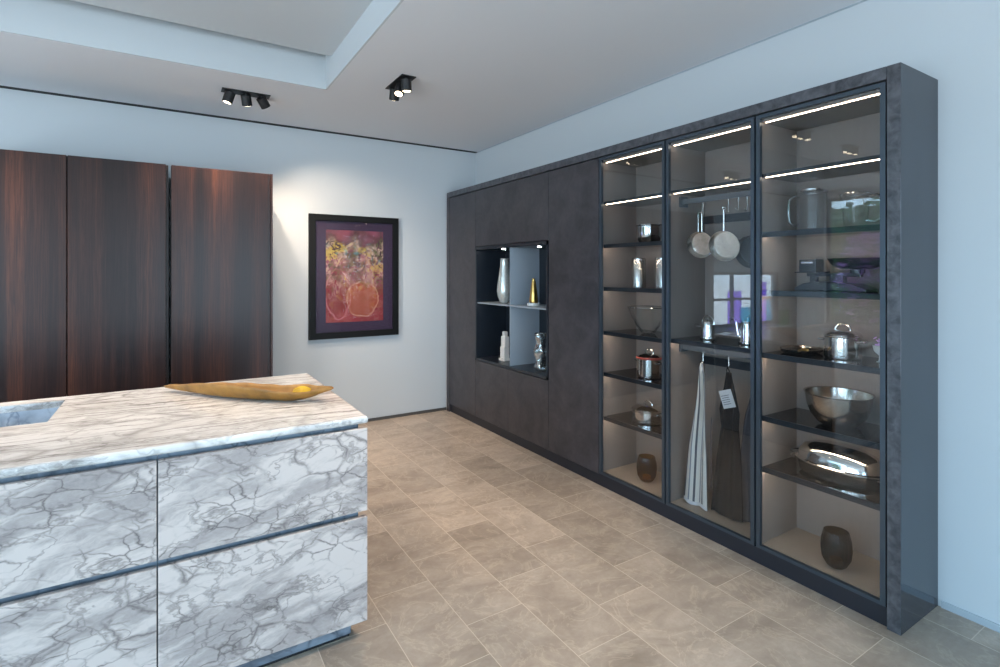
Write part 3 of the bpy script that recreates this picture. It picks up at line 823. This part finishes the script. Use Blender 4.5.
# kitchen scale
def scale():
    x, y, z = 2.785, 1.390, 1.4105
    t = thing('kitchen_scale', 'dark navy kitchen scale with wide shallow tray on one arm', 'scale', (x, y, z))
    def base(u, v): return None
    b = B()
    prof = [(.115, 0), (.115, .012), (.07, .036), (.02, .046), (-.15, .040), (-.22, .012), (-.22, 0)]
    vs0 = [b.bm.verts.new((x-.06, y+p[0], z+.0005+p[1])) for p in prof]; vs1 = [b.bm.verts.new((x+.06, y+p[0], z+.0005+p[1])) for p in prof]
    b.bm.faces.new(vs0); b.bm.faces.new(vs1[::-1])
    for i in range(len(prof)):
        j = (i+1) % len(prof); b.bm.faces.new((vs0[i], vs0[j], vs1[j], vs1[i]))
    b.build('base', M['navy'], t, bevel=.004)
    B().box(x-.014, x+.014, y+.030, y+.058, z+.042, z+.075).box(x-.012, x+.012, y-.175, y+.075, z+.072, z+.090, .003).box(x-.02, x+.02, y-.10, y-.04, z+.038, z+.075).build('beam', M['navy'], t)
    B().box(x-.04, x+.04, y+.015, y+.100, z+.090, z+.160, .006).build('dial_box', M['navy'], t)
    B().box(x-.0415, x-.0402, y+.030, y+.088, z+.138, z+.146).build('dial_plate', M['steelbr'], t)
    B().box(x-.025, x+.025, y-.02, y+.13, z+.090, z+.096).build('weight_plate', M['navy'], t)
    B().cyl((x, y-.155, z+.088), (x, y-.155, z+.108), .03).build('tray_support', M['navy'], t)
    B().lathe((x, y-.155, z+.108), [(0, .001), (.07, .001), (.105, .018), (.130, .050), (.134, .052), (.126, .050), (.10, .022), (.068, .006), (0, .006)], 48, sx=.75).build('tray', M['navy'], t, smooth=True)
scale()

# worktop level of the near glass cabinet
def oven_dish():
    x, y, z = 2.765, 1.487, 1.0885
    t = thing('griddle_pan', 'flat brown bronze griddle pan left of the lidded steel pot', 'pan', (x, y, z))
    prof = [(0, .001), (.075, .001), (.092, .012), (.095, .024), (.0915, .024), (.088, .014), (.073, .006), (0, .006)]
    B().lathe((x, y, z), prof, 48, sy=.98, sx=1.25).build('pan_body', M['darksteel'], t, smooth=True)
    B().tube([(x-.10, y-.04, z+.022), (x-.125, y-.07, z+.034), (x-.128, y-.10, z+.036)], .006, 8).build('handle', M['gold'], t, smooth=True)
oven_dish()
stockpot(2.765, 1.290, 1.0885, .078, .105, 'steel pot with domed lid and arched handle on worktop shelf', 'steel', lid=True)
t = thing('flower_cup', 'small pale cup of violet blossoms right of the lidded steel pot', 'cup', (2.78, 1.130, 1.0885))
B().lathe((2.78, 1.130, 1.0885), [(0, .001), (.022, .001), (.012, .006), (.010, .03), (.030, .050), (.036, .075), (.033, .075), (.026, .052), (0, .035)], 32).build('cup_body', M['white'], t, smooth=True)
b = B()
for i in range(26):
    a = random.uniform(0, 2*PI); q = random.uniform(0, .03); hh = random.uniform(.0, .035)
    b.obox((2.78+q*math.cos(a), 1.130+q*math.sin(a), 1.0885+.078+hh), (.014, .010, .003), Matrix.Rotation(random.uniform(-1, 1), 3, 'X') @ Matrix.Rotation(a, 3, 'Z'))
b.build('blossoms', M['violet'], t)

def steel_bowl():
    x, y, z = 2.745, 1.300, .7625
    t = thing('mixing_bowl', 'deep steel mixing bowl above the oval roaster', 'bowl', (x, y, z)); r = .145
    B().lathe((x, y, z), [(0, .002), (r*.42, .002), (r*.62, .016), (r*.82, .055), (r*.93, .10), (r*.97, .150), (r*1.02, .156), (r*1.02, .159), (r*.96, .156), (r*.91, .10), (r*.8, .058), (r*.6, .022), (0, .008)], 64).build('bowl_body', M['darksteel'], t, smooth=True)
steel_bowl()

def roaster():
    x, y, z = 2.755, 1.300, .5005
    t = thing('oval_roaster', 'long oval steel roaster with domed lid and wire handles', 'roaster', (x, y, z))
    L, W = .205, .115
    def ring(k, zz): return [(x+W*k*math.cos(2*PI*i/64), y+L*k*math.sin(2*PI*i/64), z+zz) for i in range(64)]
    B().lathe((x, y, z), [(0, .001), (.80, .001), (.90, .012), (.95, .06), (.99, .066), (.95, .068), (.9, .03), (0, .01)], 64, sx=W, sy=L).build('roaster_body', M['steel'], t, smooth=True)
    l = B().lathe((x, y, z+.0685), [(1.0, 0), (1.0, .005), (.95, .010), (.90, .040), (.78, .072), (.55, .090), (.25, .097), (0, .098)], 64, sx=W, sy=L).build('lid', M['steel'], t, smooth=True)
    for s in (-1, 1):
        for k, zz in ((0, .056), (1, .082)):
            pts = []
            for i in range(11):
                a = -.5*PI+PI*i/10
                pts.append((x+.045*math.sin(a), y+s*(L*.93+.040*math.cos(a)), z+zz))
            B().tube(pts, .0038, 8).build('handle', M['steel'], t if k == 0 else l, smooth=True)
roaster()

# ------------------------------------------------------------------ aprons
def apron(name, label, rows, x, m, amp, folds, seed, thick=.004):
    """rows: (z, y_left(far), y_right(near)) top to bottom"""
    t = thing(name, label, 'apron', (x, (rows[0][1]+rows[0][2])/2, rows[0][0]), 'aprons hanging in the middle glass cabinet')
    rnd = random.Random(seed); ph = rnd.uniform(0, 6)
    def at(v):
        k = v*(len(rows)-1); i = min(int(k), len(rows)-2); f = k-i
        f = f*f*(3-2*f) if i not in (0,) else f
        return [rows[i][q]+(rows[i+1][q]-rows[i][q])*f for q in range(3)]
    def f(u, v):
        z, a, b_ = at(v)
        y = a+(b_-a)*u
        xx = x+amp*min(1, .35+v)*math.sin(u*folds*2*PI+ph+v*1.5)+.35*amp*math.sin(u*folds*5+v*6)
        return Vector((xx, y, z+.006*math.sin(u*9+ph)*v))
    nu, nv = 40, 60
    g = B().grid(f, nu, nv)
    o = g.build('cloth', M[m], t, smooth=True, solid=thick)
    uv = o.data.uv_layers.new(name='UVMap')
    for p in o.data.polygons:
        for li in p.loop_indices:
            vi = o.data.loops[li].vertex_index
            uv.data[li].uv = ((vi % (nu+1))/nu, (vi//(nu+1))/nv)
    return t, f
XA = RXX-.0265
def strap(y, pts, m, par): B().tube([(XA+a, y+b, c) for a, b, c in pts], .003, 6).build('neck_strap', M[m], par, smooth=True)
t, f = apron('apron', 'light striped apron gathered at a hook and reaching the cabinet floor',
      [(.965, 2.026, 2.013), (.905, 2.036, 2.000), (.78, 2.052, 1.985), (.45, 2.115, 1.975), (.112, 2.150, 1.972)], XA-.006, 'stripe', .014, 1.5, 1)
B().grid(lambda u, v: f(u, .962+.035*v)+Vector((-.004, 0, 0)), 30, 4).build('hem', M['label'], t, smooth=True, solid=.002)
strap(2.020, [(0, 0, .970), (-.006, .010, .94), (-.008, .012, .90), (-.010, -.008, .92), (0, 0, .970)], 'label', t)
t, f = apron('apron', 'black apron with a square pale label hanging between two others',
      [(.935, 1.866, 1.832), (.86, 1.882, 1.815), (.72, 1.915, 1.785), (.62, 1.902, 1.795), (.42, 1.935, 1.780), (.112, 1.975, 1.770)], XA+.014, 'clothblack', .012, 2., 2)
cl = Vector((XA-.010, 1.845, .790)); R = Matrix.Rotation(math.radians(-20), 3, 'X')
lb = B().obox(cl, (.0015, .080, .100), R).build('label', M['label'], t)
b = B()
for i in range(5): b.obox(cl+R @ Vector((-.0012, .008, -.028+.012*i)), (.0006, .05-.006*(i % 2), .004), R)
b.build('printed_lines', M['ink'], lb)
strap(1.850, [(0, 0, .970), (.004, .008, .95), (.012, .012, .93), (.012, -.010, .93), (0, 0, .970)], 'clothblack', t)
B().tube([(XA-.006, 1.950, .66), (XA-.006, 1.955, .5), (XA-.009, 1.950, .35), (XA-.006, 1.953, .25)], .003, 6).build('waist_strap', M['clothgrey'], t, smooth=True)
t, f = apron('apron', 'dark grey apron hanging beside the door frame right of the black one',
      [(.94, 1.710, 1.692), (.86, 1.727, 1.672), (.72, 1.767, 1.658), (.45, 1.800, 1.652), (.115, 1.790, 1.650)], XA+.052, 'clothgrey', .012, 2., 5)
strap(1.700, [(0, 0, .970), (.020, .006, .955), (.046, .008, .935), (.046, -.008, .935), (0, 0, .970)], 'clothgrey', t)

# ------------------------------------------------------------------ ornaments in the niche
t = thing('vase', 'slim pearly silver vase on the upper shelf of the niche', 'vase', (2.70, 4.240, 1.2125))
B().lathe((2.70, 4.240, 1.2125), [(0, .001), (.035, .001), (.048, .02), (.066, .07), (.073, .12), (.066, .19), (.052, .28), (.042, .36), (.040, .415), (.044, .425), (.036, .424), (.036, .36), (.045, .28), (.055, .15), (0, .02)], 48).build('vase_body', M['silver'], t, smooth=True)
t = thing('bottle_vase', 'slender golden bottle on a round white base in the niche', 'bottle', (2.70, 3.765, 1.2125))
B().lathe((2.70, 3.765, 1.2125), [(0, .001), (.056, .001), (.058, .008), (.056, .026), (0, .026)], 40).build('base', M['white'], t, smooth=True)
B().lathe((2.70, 3.765, 1.2390), [(0, .001), (.038, .001), (.040, .01), (.030, .10), (.018, .185), (.013, .205), (.016, .212), (.010, .214), (0, .213)], 40).build('bottle_body', M['gold'], t, smooth=True)
t = thing('figurine', 'white block shaped figurine in the lower niche behind the divider', 'figurine', (2.70, 4.235, .667))
B().box(2.665, 2.735, 4.190, 4.290, .6672, .690, .004).build('base', M['white'], t)
B().box(2.672, 2.728, 4.200, 4.275, .690, .80, .006).box(2.676, 2.724, 4.195, 4.265, .80, .90, .006).box(2.68, 2.72, 4.210, 4.250, .90, .945, .008).build('figure_body', M['white'], t)
t = thing('crystal_vase', 'twisted clear crystal vase in the lower right of the niche', 'vase', (2.68, 3.635, .667))
def tw(a, h): return .10*math.cos(3*a+h*28)
B().lathe((2.68, 3.635, .667), [(0, .002), (.052, .002)]+[(.050+.009*math.sin(h*48), h) for h in [.01+.31*i/40 for i in range(41)]]+[(.042, .315), (.038, .2), (.038, .04), (0, .03)], 60, ripple=tw).build('vase_body', M['crystal'], t, smooth=True)

# ------------------------------------------------------------------ ceiling spotlights
def spot_bar(cx, cy, zc, along, label, heads, L=.33, energy=30, aim=None, lit=True):
    t = thing('spotlight_bar', label, 'spotlight', (cx, cy, zc), 'black three lamp ceiling spotlights')
    w = .052
    if along == 'x': B().box(cx-L/2, cx+L/2, cy-w, cy+w, zc-.006, zc-.0002).build('mounting_plate', M['black'], t)
    else: B().box(cx-w, cx+w, cy-L/2, cy+L/2, zc-.006, zc-.0002).build('mounting_plate', M['black'], t)
    for i, d in enumerate(heads):
        k = (i-1)*L*.34
        p = Vector((cx+k, cy, zc-.008)) if along == 'x' else Vector((cx, cy+k, zc-.008))
        d = Vector(d).normalized()
        j = B().cyl(p+Vector((0, 0, .002)), p+Vector((0, 0, -.018)), .014).cyl(p+Vector((0, 0, -.028))-d*.022, p+Vector((0, 0, -.028))+d*.055, .036, n=28)
        h = j.build('lamp_head', M['black'], t, smooth=True)
        e = p+Vector((0, 0, -.028))+d*.0555
        B().cyl(e, e+d*.002, .026, n=24).build('lamp_face', M['lamp'], h)
        ld = bpy.data.lights.new('spot_light', 'SPOT'); ld.energy = energy; ld.color = (1., .80, .62)
        ld.spot_size = math.radians(84); ld.spot_blend = .8; ld.shadow_soft_size = .03
        lo = bpy.data.objects.new('spot_light', ld); C.objects.link(lo)
        lo.location = e+d*.012; lo.rotation_euler = d.to_track_quat('-Z', 'Y').to_euler()
    return t
spot_bar(.488, 4.405, ZC, 'x', 'three lamp black ceiling spotlight near the back wall', [(-.30, .10, -1), (.25, .55, -1.2), (.80, .60, -1.1)], energy=58)
spot_bar(1.395, 3.575, ZC, 'y', 'three lamp black ceiling spotlight right of the ceiling recess', [(.1, .12, -1), (-.35, -.25, -1), (.1, .55, -1.0)], energy=52)
spot_bar(-.67, 3.13, RZ, 'x', 'black spotlight bar above the sink, seen only as reflection', [(.1, -.2, -1), (.25, .1, -1), (.5, 0, -1)], energy=34)
spot_bar(-1.9, 3.2, RZ, 'x', 'black spotlight bar at far end of recess, reflected in glass', [(.1, 0, -1), (.2, .1, -1), (.3, 0, -1)], energy=34)
spot_bar(-1.3, 4.4, ZC, 'x', 'black spotlight bar before the left cupboards, reflected in glass', [(.1, .3, -1), (.1, 0, -1), (.4, -.3, -1)], energy=35)
spot_bar(1.45, 1.4, ZC, 'y', 'added black spotlight bar above the aisle, unseen outside the picture', [(-.4, .1, -1), (-.2, .3, -1), (0, .4, -1)], energy=35)  # unseen bar added for more warm light from the ceiling

# ------------------------------------------------------------------ things seen only as reflections in the glass doors
t = thing('flowering_plant', 'tall flowering shrub with violet blossoms outside the side window, reflected in glass', 'plant', (-5.0, 4.32, 0))
B().lathe((-5.0, 4.32, 0), [(0, .001), (.16, .001), (.22, .3), (.24, .55), (.22, .56), (.19, .4), (0, .35)], 40).build('planter', M['white'], t, smooth=True)
g, v, st = B(), B(), B()
for i in range(1100):
    a = random.uniform(0, 2*PI); hh = random.uniform(.0, 1.55); k = .2+.28*math.sin(PI*hh/1.6)
    q = k*math.sqrt(random.random())
    p = Vector((-5.0+q*math.cos(a), 4.32+q*math.sin(a), .62+hh))
    R = Matrix.Rotation(random.uniform(0, 6), 3, 'Z') @ Matrix.Rotation(random.uniform(-1, 1), 3, 'X')
    fl = random.random() < (.5 if hh > .6 else .1)
    (v if fl else g).obox(p, (.13, .08, .004) if fl else (.10, .035, .004), R)
for i in range(12):
    a = i*PI/6
    st.tube([(-5.0, 4.32, .36), (-5.0+.05*math.cos(a), 4.32+.05*math.sin(a), .8), (-5.0+.26*math.cos(a), 4.32+.26*math.sin(a), 1.7)], .006, 5)
g.build('foliage', M['green'], t); v.build('flowers', M['violet'], t); st.build('stems', M['green'], t)
t = thing('sideboard', 'low pale sideboard under the small window, seen only as reflection', 'sideboard', (-2.98, 5.02, 0))
B().box(-3.95, -2.02, 4.86, YB-.004, .06, .62, .003).build('body', M['wall'], t)
B().box(-3.90, -2.07, 4.90, YB-.03, 0, .06).build('plinth', M['plinth'], t)
for k in range(4): B().box(-3.945+.4835*k, -3.945+.4835*(k+1)-.006, 4.842, 4.8595, .07, .615).build('door', M['wall'], t)
for x, h, c_, lb in ((-2.28, .60, 'violetglass', 'added violet glass slab nearest the cupboards on the low sideboard'), (-2.60, .34, 'tealglass', 'added short teal glass slab between violet ones on the low sideboard'),
                     (-2.95, .74, 'violetglass', 'added tallest violet glass slab on the low sideboard'), (-3.30, .50, 'tealglass', 'added taller teal glass slab on the low sideboard'), (-3.62, .26, 'greenglass', 'added small green glass slab at the end of the low sideboard')):
    b = B().box(x-.14, x+.14, 4.99, 5.05, .6205, .62+h, .01)  # coloured slabs added to tint the window light reflected in the doors
    tag(b.build('tint_slab', M[c_]), lb, 'vase', 'coloured glass slabs added to tint the reflected window')
t = thing('hedge', 'leafy green hedge outside the side window, seen only as reflection', 'hedge', (-6.2, 3.6, 0))
b = B()
for i in range(2600):
    p = Vector((-6.2+random.uniform(-.3, .5), random.uniform(2.0, 6.35), random.uniform(-.05, 2.85)+.2*math.sin(i)))
    b.obox(p, (.16, .09, .006), Matrix.Rotation(random.uniform(0, 6), 3, 'Z') @ Matrix.Rotation(random.uniform(-1.2, 1.2), 3, 'X'))
b.box(-6.75, -6.3, 2.0, 6.3, -.1, 2.8)
b.build('foliage', M['green'], t)

# ------------------------------------------------------------------ daylight
w = bpy.data.worlds.new('World'); S.world = w; w.use_nodes = True
nt = w.node_tree; g = N(nt); bg = nt.nodes['Background']
tc = g.n('ShaderNodeTexCoord').outputs['Generated']
sp = g.n('ShaderNodeSeparateXYZ'); g.l(tc, sp.inputs[0])
col = g.ramp(g.math('ADD', g.math('MULTIPLY', sp.outputs[2], .5), .5), (.20, (.50, .55, .58)), (.485, (.45, .55, .63)), (.51, (.43, .60, .74)), (.80, (.25, .49, .69)))
g.l(col, bg.inputs['Color']); bg.inputs['Strength'].default_value = 10.5

def portal(c, sx, sy, rot):
    ld = bpy.data.lights.new('window_portal', 'AREA'); ld.shape = 'RECTANGLE'; ld.size = sx; ld.size_y = sy
    ld.cycles.is_portal = True
    o = bpy.data.objects.new('window_portal', ld); C.objects.link(o); o.location = c; o.rotation_euler = rot
for h in H_rear: portal(((h[0]+h[1])/2, YF-.21, (h[2]+h[3])/2), h[1]-h[0], h[3]-h[2], (PI/2, 0, 0))
for h in H_left: portal((XL-.21, (h[0]+h[1])/2, (h[2]+h[3])/2), h[1]-h[0], h[3]-h[2], (PI/2, 0, -PI/2))
for h in H_back: portal(((h[0]+h[1])/2, YB+.21, (h[2]+h[3])/2), h[1]-h[0], h[3]-h[2], (-PI/2, 0, 0))

# ------------------------------------------------------------------ camera and view
cd = bpy.data.cameras.new('camera'); cam = bpy.data.objects.new('camera', cd); C.objects.link(cam)
cam.location = (0, 0, 1.5); cam.rotation_euler = (PI/2, 0, -math.atan(330/528))
cd.sensor_width = 36; cd.lens = 36*.528; cd.shift_y = -.0605; cd.clip_start = .02
S.camera = cam
S.view_settings.view_transform = 'Standard'; S.view_settings.look = 'None'
S.view_settings.gamma = 1; S.view_settings.use_curve_mapping = False
S.view_settings.exposure = .4
S.cycles.use_denoising = True
S.cycles.max_bounces = 10; S.cycles.transparent_max_bounces = 24
S.cycles.diffuse_bounces = 5; S.cycles.glossy_bounces = 5
S.cycles.sample_clamp_indirect = 6
S.cycles.caustics_reflective = False; S.cycles.caustics_refractive = False
